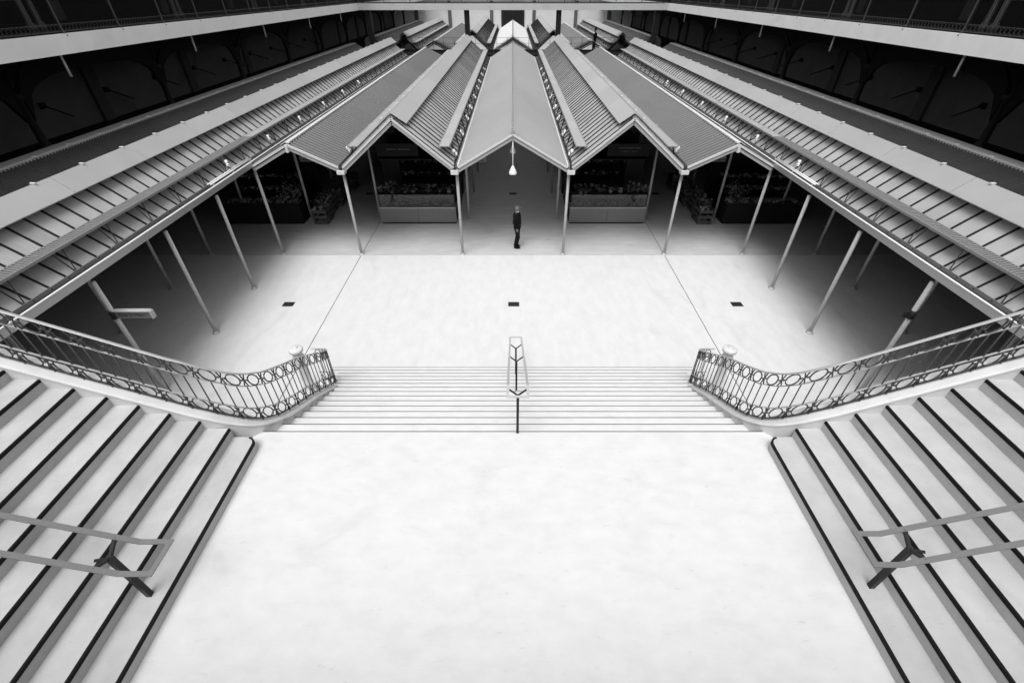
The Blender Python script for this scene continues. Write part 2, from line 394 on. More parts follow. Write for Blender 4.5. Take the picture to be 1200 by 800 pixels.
for s, side in SIDES:
    h = thing('side_handrail', 'steel double handrail with looped end on a dark Y post across the %s flight' % side, 'handrail')
    yc = 2.27 if s < 0 else 2.36; w2 = .165
    xe = 3.60 if s < 0 else 3.66; xk = 3.92; ze = 3.58
    def zr(x): return ze if x <= xk else ze+(x-xk)*RI/ST
    for e in (-1, 1):
        y = yc+e*w2
        MB().bar((s*xe, y, ze), (s*xk, y, ze), .055, .012).build('rail_bar', 'steel_dim', h)
        MB().bar((s*(xk-.004), y, ze), (s*10.8, y, zr(10.8)), .055, .0125).build('rail_bar', 'steel_dim', h)
    MB().bar((s*xe, yc-w2-.0275, ze+.0005), (s*xe, yc+w2+.0275, ze+.0005), .055, .0125).build('end_bar', 'steel_dim', h)
    for x in (4.13, 6.73, 9.3):
        i = int((x-SX)/ST); zf = LAND+RI*(i+1)
        p = MB().bar((s*x, yc, zf-.02), (s*x, yc, zr(x)-.10), .055, .055).build('post', 'post_dark', h)
        for e in (-1, 1): MB().bar((s*x, yc, zr(x)-.12), (s*x, yc+e*w2, zr(x)-.006), .034, .03).build('arm', 'post_dark', p)
        MB().bar((s*(x+.01), yc, zr(x)-.115), (s*(x+.10), yc-.05, zr(x)-.07), .03, .012).build('gusset', 'post_dark', p)

# ------------------------------------------------------------------ canopy roofs
def corr(xa, za, xb, zb, y0, y1, pitch, depth):
    """corrugated sheet between eave (xa,za) and ridge (xb,zb); ribs run down the slope"""
    m = MB(); n = int((y1-y0)/pitch); P = []; F = []
    d = Vector((xb-xa, 0, zb-za)).normalized(); nn = Vector((-d.z, 0, d.x))
    if nn.z < 0: nn = -nn
    prof = []
    for i in range(n):
        b = y0+i*pitch
        prof += [(b, 0), (b+pitch*.30, 0), (b+pitch*.45, depth), (b+pitch*.80, depth), (b+pitch*.95, 0)]
    prof.append((y1, 0))
    for (y, h) in prof:
        P += [(xa+nn.x*h, y, za+nn.z*h), (xb+nn.x*h, y, zb+nn.z*h)]
    k = len(prof)
    F = [(2*i, 2*i+2, 2*i+3, 2*i+1) for i in range(k-1)]
    b0 = len(P); t = -.03
    P += [(xa, y0, za+t), (xb, y0, zb+t), (xb, y1, zb+t), (xa, y1, za+t)]
    F += [(b0, b0+1, b0+2, b0+3), (0, 1, b0+1, b0), (2*k-2, 2*k-1, b0+2, b0+3)]
    F += [(0, b0, b0+3, 2*k-2)]
    m.add(P, F); return m
def sheets(parent, xa, za, xb, zb, y0, y1, mt, pitch=.09, depth=.022, seg=3.3):
    y = y0; k = 0
    while y < y1-.2:
        e = min(y+seg, y1); n = max(1, int((e-y)/pitch))
        dz = .004*(k % 2)
        corr(xa, za+dz, xb, zb+dz, y+.004, e-.004 if e >= y1 else e+.0, (e-y-.008)/n, depth).build('roof_sheet', mt, parent)
        y = e; k += 1
def panels(parent, xa, za, xb, zb, y0, y1, pitch=.43, gap=.045):
    d = Vector((xb-xa, 0, zb-za)).normalized(); nn = Vector((-d.z, 0, d.x)); nn = nn if nn.z > 0 else -nn
    o = nn*.022
    u = MB(); u.sweepY([(xa, za), (xb, zb), (xb, zb-.04), (xa, za-.04)], y0, y1).build('roof_deck', 'underlay', parent)
    n = int((y1-y0)/pitch); p = (y1-y0)/n; me = []
    for q in range(4):       # four slightly different sheets shared by all panels
        tw = (q-1.5)*.004
        m = MB(); A = (xa, za); B = (xb, zb)
        P = []
        for yy, w in ((gap/2, tw), (p-gap/2, -tw)):
            for (X, Z) in (A, B):
                P += [(X, yy, Z), (X+o.x*(1+w*20), yy, Z+o.z*(1+w*20))]
        m.add(P, [(0,2,3,1),(4,5,7,6),(1,3,7,5),(0,1,5,4),(2,6,7,3),(0,4,6,2)]); me.append(m.mesh('roof_panel', 'panel'))
    h = nn*.052; w = .012
    sme = MB().add([(xa, -w, za), (xb, -w, zb), (xb, w, zb), (xa, w, za)]+[(X+h.x, Y, Z+h.z) for X, Y, Z in ((xa, -w, za), (xb, -w, zb), (xb, w, zb), (xa, w, za))],
        [(0,1,2,3),(4,5,6,7),(0,1,5,4),(1,2,6,5),(2,3,7,6),(3,0,4,7)]).mesh('seam', 'frame_dark')
    for k in range(n):
        link('roof_panel', me[random.randrange(4)], parent, (0, y0+p*k, .001))
        link('seam', sme, parent, (0, y0+p*k, 0))
def cap_panels(parent, pts, y0, y1, seg, mt='cap'):
    """folded ridge cap: pts = (x,z) across, thickness below"""
    n = max(1, round((y1-y0)/seg)); p = (y1-y0)/n
    poly = pts+[(x, z-.018) for x, z in reversed(pts)]
    me = MB().sweepY(poly, .006, p-.006).mesh('cap_panel', mt)
    for k in range(n): link('cap_panel', me, parent, (0, y0+p*k, 0))
def catwalk(parent, xa, xb, z, y0, y1, roofz, seg=1.265, hatch=None):
    """narrow maintenance walkway of metal treads on bracket legs"""
    s = 1 if xb > xa else -1
    cw = MB().box(xa, xa+s*.03, y0, y1, z-.05, z+.004).box(xb-s*.03, xb, y0, y1, z-.05, z+.004).build('catwalk', 'catwalk', parent)
    if hatch:
        k = y0
        sl = MB(); ym = hatch
        while k < ym:
            sl.add([(xa+s*.031, k, z-.03), (xa+s*.031, k+.035, z-.03), (xb-s*.031, k+.10, z-.03), (xb-s*.031, k+.065, z-.03),
                    (xa+s*.031, k, z), (xa+s*.031, k+.035, z), (xb-s*.031, k+.10, z), (xb-s*.031, k+.065, z)],
                   [(0,1,2,3),(4,5,6,7),(0,1,5,4),(1,2,6,5),(2,3,7,6),(3,0,4,7)]); k += .075
        o = sl.build('grating', 'catwalk', cw); stuff(o)
        MB().box(xa+s*.031, xb-s*.031, y0, ym, z-.052, z-.032).build('tray', 'catwalk_tray', cw)
        y0p = ym
    else: y0p = y0
    n = max(1, round((y1-y0p)/seg)); p = (y1-y0p)/n
    me = MB().box(xa+s*.031, xb-s*.031, .006, p-.006, -.022, 0).mesh('plank', 'cap')
    for k in range(n): link('plank', me, cw, (0, y0p+k*p, z))
    n = max(1, int((y1-y0)/seg))
    bm_ = MB()
    za = roofz(xa)-z; zb = roofz(xb)-z
    xf = xa-s*.13; zf = roofz(xf)-z+.02
    bm_.bar((xf, 0, zf), (xa+s*.02, -.13, -.04), .021, .021).bar((xf, 0, zf), (xa+s*.02, .13, -.04), .021, .021).bar((xb-s*.09, 0, zb), (xb-s*.09, 0, -.05), .03, .03)
    bme = bm_.mesh('bracket', 'post_dark')
    for k in range(n): link('bracket', bme, cw, (0, y0+.5*seg+k*seg, z))
def clips(parent, x, z, y0, y1, step, sx=.10):
    me = MB().cbox((0, 0, 0), (sx, .045, .02)).mesh('ridge_clip', 'lampwhite')
    y = y0
    while y < y1: link('ridge_clip', me, parent, (x, y, z)); y += step
def gutter(parent, x0, x1, z0, z1, y0, y1):
    t = .012
    g_ = MB()
    g_.sweepY([(x0, z0), (x1, z0), (x1, z1), (x1-t, z1), (x1-t, z0+t), (x0+t, z0+t), (x0+t, z1), (x0, z1)], y0, y1)
    g_.build('gutter', 'gutter', parent)
    MB().box(x0+t+.002, x1-t-.002, y0+.01, y1-.01, z0+t+.002, z0+(z1-z0)*.55).build('gutter_lining', 'gutter_in', parent)
def fascia(parent, xa, za, xb, zb, y, mt='trim', drop=.05):
    rm = 'post'
    if y > 40: mt = rm = 'frame_dark'  # far verges and rafters coloured dark for the shaded gap between roofs
    a = Vector((xa, y, za)); b = Vector((xb, y, zb))
    MB().bar(a+Vector((0, -.02, -.045)), b+Vector((0, -.02, -.045)), .05, .07).build('verge_bar', mt, parent)
    MB().bar(a+Vector((0, .03, -.17)), b+Vector((0, .03, -.17)), .06, .09).build('rafter', rm, parent)

def central_roof(y0, y1, label):
    t = thing('central_canopy_roof', label, 'roof')
    for s in (-1, 1):
        sheets(t, s*1.86, 3.38, s*.05, 4.40, y0, y1, 'sheet' if y0 < 30 else 'sheet_far', .16, .028)
        fascia(t, s*1.86, 3.38, 0, 4.43, y0)
        MB().sweepY([(s*1.84, 3.42), (s*1.90, 3.42), (s*1.90, 3.34), (s*1.84, 3.34)][::s], y0, y1).build('eave_edge', 'trim', t)
    MB().sweepY([(-.08, 4.42), (0, 4.465), (.08, 4.42), (.08, 4.40), (0, 4.445), (-.08, 4.40)], y0, y1).build('ridge_flashing', 'cap', t)
    # pierced ridge rail: two bars and small cross plates
    for e in (-1, 1): MB().box(e*.05-.008, e*.05+.008, y0, y1, 4.43, 4.475).build('ridge_bar', 'cap', t)
    me = MB().cbox((0, 0, 4.463), (.082, .11, .03)).mesh('ridge_tie', 'catwalk')
    y = y0+.1
    while y < min(y1, y0+34): link('ridge_tie', me, t, (0, y, 0)); y += .30
    return t
central_roof(YF, YN, 'pale corrugated gable roof with central ridge above the near middle aisle')
central_roof(YG, YE, 'bright gable roof over the middle aisle beyond the footbridge')

def r2(x): return 3.37+.82*(abs(x)-2.06)
def r4(x): return 3.45+.87*(abs(x)-9.10)
for s, side in SIDES:
    for (y0, y1, far) in ((YF, YN, False), (YG, YE, True)):
        where = 'beyond the footbridge' if far else 'in the near half'
        # -- stall roof next to the central aisle
        t = thing('stall_roof', 'steep ribbed stall roof with flat ridge cap just %s of central canopy, %s' % (side, where), 'roof')
        panels(t, s*2.06, 3.37, s*3.86, r2(3.86), y0, y1)
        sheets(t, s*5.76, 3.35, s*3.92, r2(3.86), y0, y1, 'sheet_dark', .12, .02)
        cap_panels(t, [(s*3.42, 4.72), (s*3.88, 5.03), (s*4.34, 4.72)], y0-.02, y1, 2.53)
        MB().box(s*3.6, s*4.16, y0+.05, y1-.05, 4.55, 4.70).build('ridge_vent', 'underlay', t)
        fascia(t, s*2.02, 3.37, s*3.9, 4.90, y0); fascia(t, s*5.8, 3.37, s*3.9, 4.90, y0)
        for (a, b) in ((2.02, 3.9), (5.8, 3.9)):
            MB().bar((s*a, y0+.10, 3.395), (s*b, y0+.10, 4.925), .20, .03).build('verge_flashing', 'panel', t)
        catwalk(t, s*2.14, s*2.52, 3.93, y0+.35, y1, r2)
        catwalk(t, s*5.62, s*5.24, 3.93, y0+.35, y1, lambda x: 3.35+.82*(5.76-abs(x)))
        gutter(t, min(s*1.92, s*2.05), max(s*1.92, s*2.05), 3.26, 3.43, y0-.05, y1)
        gutter(t, min(s*5.78, s*5.93), max(s*5.78, s*5.93), 3.24, 3.42, y0-.05, y1)
        for vx in (1.985, 5.86):
            MB().box(s*vx-.13, s*vx+.13, y0-.14, y0+.1, 3.13, 3.25).build('rainwater_box', 'trim', t)
        clips(t, s*4.36, 4.74, y0+.6, y1, 1.3, .06)
        # -- low aisle roof
        t = thing('aisle_roof', 'low dull corrugated roof over the %s side aisle, %s' % (side, where), 'roof')
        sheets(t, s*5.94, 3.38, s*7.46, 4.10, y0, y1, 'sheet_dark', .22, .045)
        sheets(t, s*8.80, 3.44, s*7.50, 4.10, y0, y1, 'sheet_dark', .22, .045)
        fascia(t, s*5.94, 3.38, s*7.48, 4.11, y0); fascia(t, s*8.85, 3.42, s*7.48, 4.11, y0)
        MB().sweepY([(s*7.40, 4.12), (s*7.52, 4.155), (s*7.70, 4.06), (s*7.70, 4.04), (s*7.52, 4.13), (s*7.40, 4.10)][::s], y0, y1).build('ridge_flashing', 'trim', t)
        MB().box(s*7.38, s*7.42, y0, y1, 4.115, 4.16).build('ridge_bar', 'lampwhite', t)
        MB().box(s*7.44, s*7.52, y0-.1, y0+.02, 3.84, 4.07).build('ridge_bracket', 'trim', t)
        # -- outer stall roof: the near one runs forward along the courtyard
        ya = y0 if far else 5.05
        t = thing('outer_stall_roof', 'long ribbed roof with broad ridge cap along the %s side of the courtyard, %s' % (side, where), 'roof')
        panels(t, s*9.10, 3.45, s*10.22, r4(10.22), ya, y1)
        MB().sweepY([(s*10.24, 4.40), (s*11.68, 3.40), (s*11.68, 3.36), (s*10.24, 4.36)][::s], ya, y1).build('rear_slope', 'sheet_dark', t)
        cap_panels(t, [(s*9.93, 4.49), (s*10.335, 4.83), (s*10.74, 4.49)], ya, y1, 2.53)
        MB().box(s*10.2, s*10.6, ya+.05, y1-.05, 4.1, 4.50).build('ridge_vent', 'underlay', t)
        catwalk(t, s*9.22, s*9.58, 4.0, ya+.1, y1, r4, hatch=None if far else 17.0)
        gutter(t, min(s*8.84, s*9.09), max(s*8.84, s*9.09), 3.35, 3.53, ya, y1)
        MB().tube([(s*8.84, ya, 3.525), (s*8.84, y1, 3.525)], .018, 8).build('gutter_rim', 'lampwhite', t)
        clips(t, s*10.335, 4.842, ya+.5, y1, 1.4, .11)
        if far:
            fascia(t, s*9.1, 3.45, s*10.3, 4.6, y0); fascia(t, s*11.6, 3.45, s*10.3, 4.6, y0)
        # -- lean-to roof against the gallery
        t = thing('gallery_side_roof', 'dark corrugated roof with pale edge below the %s gallery, %s' % (side, where), 'roof')
        sheets(t, s*11.75, 3.45, s*13.42, 4.36, ya, y1, 'sheet_shade', .115, .035)
        MB().sweepY([(s*13.38, 4.40), (s*13.42, 4.425), (s*13.86, 4.42), (s*14.05, 4.20), (s*13.98, 3.3), (s*13.42, 4.30), (s*13.38, 4.34)][::s], ya, y1).build('ridge_flashing', 'cap', t)  # outer fold shaped to close a light gap beside the mezzanine
        clips(t, s*13.42, 4.43, ya+.6, y1, 1.25, .12)
        MB().box(s*11.6, s*11.85, ya, y1, 3.26, 3.40).build('valley_light_seal', 'gutter_in', t)  # solid box added to stop light leaking through the valley
# gable ends of the far roofs
# ------------------------------------------------------------------ canopy posts
pm = MB().lathe([(.052, 0), (.052, 3.3)], n=12).mesh('shaft', 'post')
pb = MB().lathe([(.11, 0), (.11, .015), (.075, .02), (.07, .06), (.05, .065)], n=14).mesh('base_plate', 'post')
def post(x, y, label, group, top=3.25):
    t = thing('canopy_post', label, 'post', (x, y, 0), group)
    link('shaft', pm, t).scale = (1, 1, top/3.3); link('base_plate', pb, t)
ROWN = {V1: 'inner edge of central aisle', V2: 'outer edge of first stall', V3: 'courtyard edge of outer roof', V4: 'back of outer roof'}
for s, side in SIDES:
    for X in (V1, V2, V3, V4):
        if X >= V3:
            ysl = [5.78, 8.31, 10.84, 13.37, 15.9]
            for k, y in enumerate(ysl):
                post(s*(X-.02), y, 'slim grey post, %s from front, %s, on %s' % (ORD[k], ROWN[X], side), 'slim round canopy posts')
        else: post(s*X, 15.9, 'slim grey post at front gable, %s, on %s' % (ROWN[X], side), 'slim round canopy posts')
        for k, y in enumerate([19.2, 22.5, 25.8, 29.1, 32.4]):
            post(s*X, y, 'slim grey post standing inside the market, %s in depth, %s, %s' % (ORD[k+1], ROWN[X], side), 'slim round canopy posts')

# ------------------------------------------------------------------ floodlights and pipes along the valleys
fh = MB().lathe([(.03, -.02), (.05, 0), (.085, .10), (.10, .17), (.095, .18)], n=14).mesh('lamp_head', 'lampwhite')
fb = MB().cbox((0, 0, .06), (.10, .16, .12)).mesh('control_box', 'lampwhite')
fs = MB().tube([(0, 0, -.3), (0, 0, .2)], .015, 6).mesh('stem', 'post')
def flood(x, y, z, s, label, sc=1.0):
    t = thing('floodlight', label, 'floodlight', (x, y, z), 'small white roof floodlights'); t.scale = (sc,)*3
    a = link('lamp_head', fh, t, (s*.10, .10, .06)); a.rotation_euler = (R(-35), R(s*25), 0)
    link('control_box', fb, t, (-s*.05, -.1, 0)); link('stem', fs, t)
for s, side in SIDES:
    for k in range(9):
        flood(s*2.0, 16.5+k*2.53+.15*((k*7) % 3), 3.55, s, 'small white floodlight, %s from front, in valley %s of central canopy' % (ORD[k], side), .62)
    for k in range(7):
        flood(s*5.84, 16.9+k*3.2, 3.55, s, 'small white floodlight, %s from front, in valley between first and second %s roofs' % (ORD[k], side), .6)
    for k in range(6):
        flood(s*9.02, 14.7+k*3.1, 3.72, s, 'small white floodlight, %s from front, along catwalk of outer %s roof' % (ORD[k], side), .56)
    # white pipe pair resting on the gutter in front of the aisle roof
    t = thing('valley_pipes', 'pair of thin white pipes laid over gutter end on the %s' % side, 'pipe', (s*8.9, 13.6, 3.56))
    for dx in (0, .09): MB().tube([(s*dx, -.3, .03), (s*dx, 2.3, .03)], .02, 8).build('pipe', 'lampwhite', t)
    for y in (-.2, 1.0, 2.2): MB().cbox((s*.045, y, .0), (.16, .05, .04)).build('saddle', 'post', t)

# ------------------------------------------------------------------ pendant lamps
def pendant(y, z, label):
    t = thing('pendant_lamp', label, 'lamp', (0, y, z), 'bell shaped pendant lamps')
    MB().tube([(0, 0, .2), (0, 0, 4.36-z)], .02, 8).build('rod', 'lampwhite', t)
    MB().lathe([(.022, .28), (.04, .26), (.065, .20), (.11, .12), (.135, .04), (.135, 0), (.12, -.005)], n=20).build('shade', 'lampwhite', t)
    MB().lathe([(.10, 0), (.09, -.05), (.05, -.075), (.01, -.08)], n=16).build('diffuser', 'post_dark', t)
pendant(YF+.05, 3.10, 'white bell pendant lamp on a rod at the front of central gable')
pendant(19.6, 2.75, 'second white bell pendant lamp hanging deeper in the central aisle')
pendant(26.0, 2.75, 'third white bell pendant lamp far back in the central aisle')

# ------------------------------------------------------------------ floor grates
def grate(x, y, label):
    t = thing('floor_grate', label, 'floor grate', (x, y, 0), 'small dark rectangular floor grates')
    MB().box(-.18, .18, -.13, .13, .001, .004).build('frame', 'frame_dark', t)
    for k in range(7): MB().box(-.165, .165, -.115+k*.034, -.115+k*.034+.02, .0042, .008).build('bar', 'grate', t)
grate(-7.34, 12.38, 'dark floor grate on open floor towards the left'); grate(.03, 12.38, 'dark floor grate on open floor beyond centre handrail'); grate(7.33, 12.38, 'dark floor grate on open floor towards the right')
grate(0, 22.43, 'dark floor grate in central aisle behind the standing man'); grate(-7.2, 22.43, 'dark floor grate in shadowed left side aisle'); grate(7.16, 22.43, 'dark floor grate in shadowed right side aisle')

# ------------------------------------------------------------------ market stalls
def lumps(n, x0, x1, y0, y1, z, r, seed, mats=('prod1', 'prod2', 'prod3', 'prod4')):
    rnd = random.Random(seed); m = MB()
    for k in range(n):
        rr = rnd.uniform(.7, 1.3)*r
        m.blob((rnd.uniform(x0, x1), rnd.uniform(y0, y1), z+rnd.uniform(0, r)), (rr, rr, rr*.8), rnd.randrange(len(mats)), seed*997+k)
    return m, list(mats)
def leaves(n, c, rad, seed):
    rnd = random.Random(seed); m = MB()
    for k in range(n):
        d = Vector((rnd.gauss(0, 1), rnd.gauss(0, 1), rnd.gauss(0, .8))).normalized()*rad*rnd.uniform(.3, 1)
        p = Vector(c)+d; a = Vector((rnd.gauss(0, 1), rnd.gauss(0, 1), rnd.gauss(0, 1))).normalized(); b = a.cross(Vector((rnd.gauss(0, 1), rnd.gauss(0, 1), rnd.gauss(0, 1)))).normalized()
        L = rnd.uniform(.06, .13); w = L*.35
        m.add([p, p+a*L*.5+b*w, p+a*L, p+a*L*.5-b*w], [(0, 1, 2, 3)], rnd.randrange(2))
    return m
def sign_marks(m, x0, x1, y, z, h, seed, mi=1):     # tiny lettering too small to read in the photograph
    rnd = random.Random(seed); x = x0
    while x < x1:
        w = rnd.uniform(.03, .055)
        if rnd.random() < .14: x += .05; continue
        m.box(x, x+w*.7, y-.006, y, z, z+h*rnd.uniform(.7, 1.0), mi); x += w
for s, side in SIDES:
    # stall facing the courtyard beside the central aisle
    xi, xo = 2.45, 5.72
    L = 'grey-fronted glass display stall under the first gable on the %s' % side
    t = thing('market_stall', L, 'market stall', (s*(xi+xo)/2, 18.75, 0), 'market stalls under the gables')
    hw = (xo-xi)/2
    for e in (-1, 1):
        MB().box(e*.006 if e > 0 else -hw, hw if e > 0 else -.006, 0, .05, .08, .70).build('front_panel', 'counter', t)
    MB().box(-hw+.02, hw-.02, .03, 3.0, 0, .08).build('plinth', 'frame_dark', t)
    MB().box(-hw, hw, .055, .85, .66, .70).build('counter_shelf', 'counter', t)
    MB().box(-hw, hw, -.01, .06, .705, .735).build('counter_trim', 'trim', t)
    for e in (-1, 1):
        MB().box(e*hw-e*.05, e*hw, .055, 3.0, .08, .66).build('side_panel', 'stallgrey', t)
        MB().bar((e*(hw-.03), .05, .70), (e*(hw-.03), .05, 1.35), .03, .03).build('glass_post', 'frame_dark', t)
    MB().box(-hw+.05, hw-.05, .02, .028, .74, 1.28).build('display_glass', 'glass', t)
    MB().box(-hw, hw, .0, .35, 1.29, 1.31).build('display_shelf', 'stalldark', t)
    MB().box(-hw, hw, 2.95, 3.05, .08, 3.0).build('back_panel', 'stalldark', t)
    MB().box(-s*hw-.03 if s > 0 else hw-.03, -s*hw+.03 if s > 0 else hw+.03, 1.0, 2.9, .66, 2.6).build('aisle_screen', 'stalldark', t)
    xa, xb = (hw-1.75, hw) if s > 0 else (-hw, -hw+1.75)
    MB().box(xa, xb, 1.05, 1.10, 2.55, 3.05).build('name_board', 'stallgrey', t)
    m = MB(); sign_marks(m, xa+.42, xb-.36, 1.045, 2.86 if s > 0 else 2.80, .06, 3+s, 0)
    if s > 0: sign_marks(m, xa+.55, xb-.5, 1.045, 2.73, .05, 9, 0)
    o = m.build('board_lettering', 'signtext', t); stuff(o)
    xp = s*(hw-.42)
    MB().box(xp-.38, xp+.38, 1.35, 1.40, .7, 2.55).build('pale_partition', 'stallgrey', t)
    MB().box(-hw, hw, 1.02, 2.94, 2.40, 2.44).build('stall_ceiling', 'stalldark', t)
    for q, (yy, zz) in enumerate(((1.5, 1.0), (1.9, 1.45), (2.3, 1.85))):
        sh = MB().box(-hw+.1, hw-.1, yy, yy+.38, zz-.03, zz).build('shelf', 'stalldark', t)
        m, ms = lumps(85, -hw+.18, hw-.18, yy+.04, yy+.34, zz+.06, .065, 211+q*13+5*(s+2), ('stalldark', 'prod0', 'prod0', 'prod1', 'prod2', 'prod4'))
        stuff(m.build('shelf_goods', ms, sh))
    m, ms = lumps(60, -hw+.1, hw-.1, .75, 1.3, 1.0, .12, 77+s, ('stalldark', 'prod0', 'prod1'))
    stuff(m.build('heaped_goods', ms, t))
    MB().box(-hw+.05, hw-.05, .7, 1.32, .70, .95).build('inner_bench', 'stalldark', t)
    stuff(leaves(320, (s*(hw-.5), .5, 1.35), .42, 5+s).build('greens', ['leaf', 'prod2'], t))
    for k in range(6):
        w = (2*hw-.2)/6; x0 = -hw+.1+k*w
        o = thing('produce_tray', 'tray of produce, %s from the central aisle, on %s gable stall' % (ORD[k], side), 'tray', (s*(xi+xo)/2 - s*(x0+w/2)*1, 18.75+.36, .70), 'produce trays in display cases')
        MB().box(-w/2+.02, w/2-.02, -.26, .26, 0, .06).build('tray', 'stalldark', o)
        m, ms = lumps(26, -w/2+.07, w/2-.07, -.22, .22, .09, .045, 31*k+7*(s+2), (('prod0','prod1','prod3') if k % 2 else ('prod0','prod2','prod4')))
        stuff(m.build('produce', ms, o))
    for k in range(7):
        rnd = random.Random(k*5+s)
        o = thing('goods_jar', 'small jar or pot, %s from the aisle, on display shelf of %s gable stall' % (ORD[k], side), 'jar', (s*(xi+xo)/2 - s*(-hw+.25+k*.46+rnd.uniform(-.16, .16)), 18.75+.2+rnd.uniform(-.1, .1), 1.31), 'pots standing on display shelves'); o.scale = (rnd.uniform(.8, 1.7), rnd.uniform(.8, 1.5), rnd.uniform(.5, 1.3))
        MB().lathe([(.05, 0), (.06, .02), (.06, .10), (.045, .13), (.045, .15), (.01, .155)], n=10).build('body', 'prod%d' % (k % 4), o)
        stuff(leaves(16, (0, 0, .2), .09, k*11+s).build('leaves', ['leaf', 'prod2'], o))
    # rows of closed stalls behind
    for k in range(4):
        y0 = 22.4+k*5.6
        t = thing('market_stall', 'dark market stall along the central aisle, %s behind the front one, on %s' % (ORD[k], side), 'market stall', (s*4.08, y0, 0), 'market stalls under the gables')
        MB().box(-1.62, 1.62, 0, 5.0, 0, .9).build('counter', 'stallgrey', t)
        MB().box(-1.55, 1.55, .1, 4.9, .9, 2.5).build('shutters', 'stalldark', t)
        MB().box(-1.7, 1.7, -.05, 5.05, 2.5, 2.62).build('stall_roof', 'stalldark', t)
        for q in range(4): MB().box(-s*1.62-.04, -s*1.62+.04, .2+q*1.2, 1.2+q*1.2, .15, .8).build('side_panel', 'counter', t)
    # outer stall, facing courtyard below the long roof
    xi, xo = 9.15, 12.4; hw = (xo-xi)/2
    t = thing('market_stall', 'dark produce stall deep in shade under the long %s roof' % side, 'market stall', (s*(xi+xo)/2, 18.75, 0), 'market stalls under the gables')
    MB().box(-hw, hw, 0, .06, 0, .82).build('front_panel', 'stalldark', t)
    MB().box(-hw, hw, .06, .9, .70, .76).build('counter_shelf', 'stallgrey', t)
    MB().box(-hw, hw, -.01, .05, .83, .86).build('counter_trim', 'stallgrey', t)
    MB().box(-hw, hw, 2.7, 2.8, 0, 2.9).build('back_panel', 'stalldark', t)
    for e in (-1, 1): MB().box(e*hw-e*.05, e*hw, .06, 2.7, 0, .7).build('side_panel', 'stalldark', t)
    MB().box(-hw+.4, -hw+2.2, 1.6, 1.65, 2.3, 2.75).build('name_board', 'stallgrey', t)
    for q, (yy, zz) in enumerate(((1.1, 1.05), (1.5, 1.45))):
        sh = MB().box(-hw+.1, hw-.1, yy, yy+.38, zz-.03, zz).build('shelf', 'stalldark', t)
        m, ms = lumps(70, -hw+.18, hw-.18, yy+.04, yy+.34, zz+.06, .07, 311+q*13+5*(s+2), ('prod0', 'prod1', 'prod2', 'prod4'))
        stuff(m.build('shelf_goods', ms, sh))
    stuff(leaves(420, (-s*(hw-.5), .6, 1.2), .55, 15+s).build('greens', ['leaf', 'prod3'], t))
    for k in range(6):
        w = (2*hw-.2)/6; x0 = -hw+.1+k*w
        o = thing('produce_tray', 'slanted tray of vegetables, %s from the side aisle, on shaded %s stall' % (ORD[k], side), 'tray', (s*(xi+xo)/2 + s*(x0+w/2), 18.75+.42, .76), 'produce trays on shaded stalls')
        MB().box(-w/2+.02, w/2-.02, -.3, .3, 0, .10).build('tray', 'crate', o)
        m, ms = lumps(30, -w/2+.06, w/2-.06, -.26, .26, .13, .05, 53*k+9*(s+3))
        stuff(m.build('produce', ms, o))
    # crates with leafy goods beside the side aisle
    for k in range(5):
        y = 19.1+k*1.05; x = 8.35+.15*(k % 2)
        o = thing('produce_crate', 'slatted crate of greens, %s from front, lining the %s side aisle' % (ORD[k], side), 'crate', (s*x, y, 0), 'crates along the side aisles')
        for zz in (0, .24, .48):
            for e in (-1, 1):
                MB().box(e*.30-.01, e*.30+.01, -.42, .42, zz+.02, zz+.17).build('slat', 'crate', o)
                MB().box(-.29, .29, e*.42-.01, e*.42+.01, zz+.03, zz+.16).build('slat', 'crate', o)
        MB().box(-.29, .29, -.41, .41, .50, .54).build('crate_floor', 'crate', o)
        for e in (-1, 1):
            for f in (-1, 1): MB().box(e*.27-.02, e*.27+.02, f*.39-.02, f*.39+.02, 0, .70).build('corner_post', 'crate', o)
        stuff(leaves(150, (0, 0, .78), .34, k*17+s*3).build('greens', ['leaf', 'prod2'], o))
        m, ms = lumps(14, -.22, .22, -.34, .34, .60, .08, k*3+s)
        stuff(m.build('produce', ms, o))

# ------------------------------------------------------------------ signs
def text_mesh(body, size, mt, parent, loc, rot):
    cu = bpy.data.curves.new('lettering', 'FONT'); cu.body = body; cu.size = size; cu.extrude = .002; cu.align_x = 'LEFT'
    o = bpy.data.objects.new('tmp', cu); COL.objects.link(o)
    me = bpy.data.meshes.new_from_object(o.evaluated_get(bpy.context.evaluated_depsgraph_get()))
    bpy.data.objects.remove(o); me.materials.clear(); me.materials.append(M[mt])
    t = link('lettering', me, parent, loc); t.rotation_euler = rot; return t
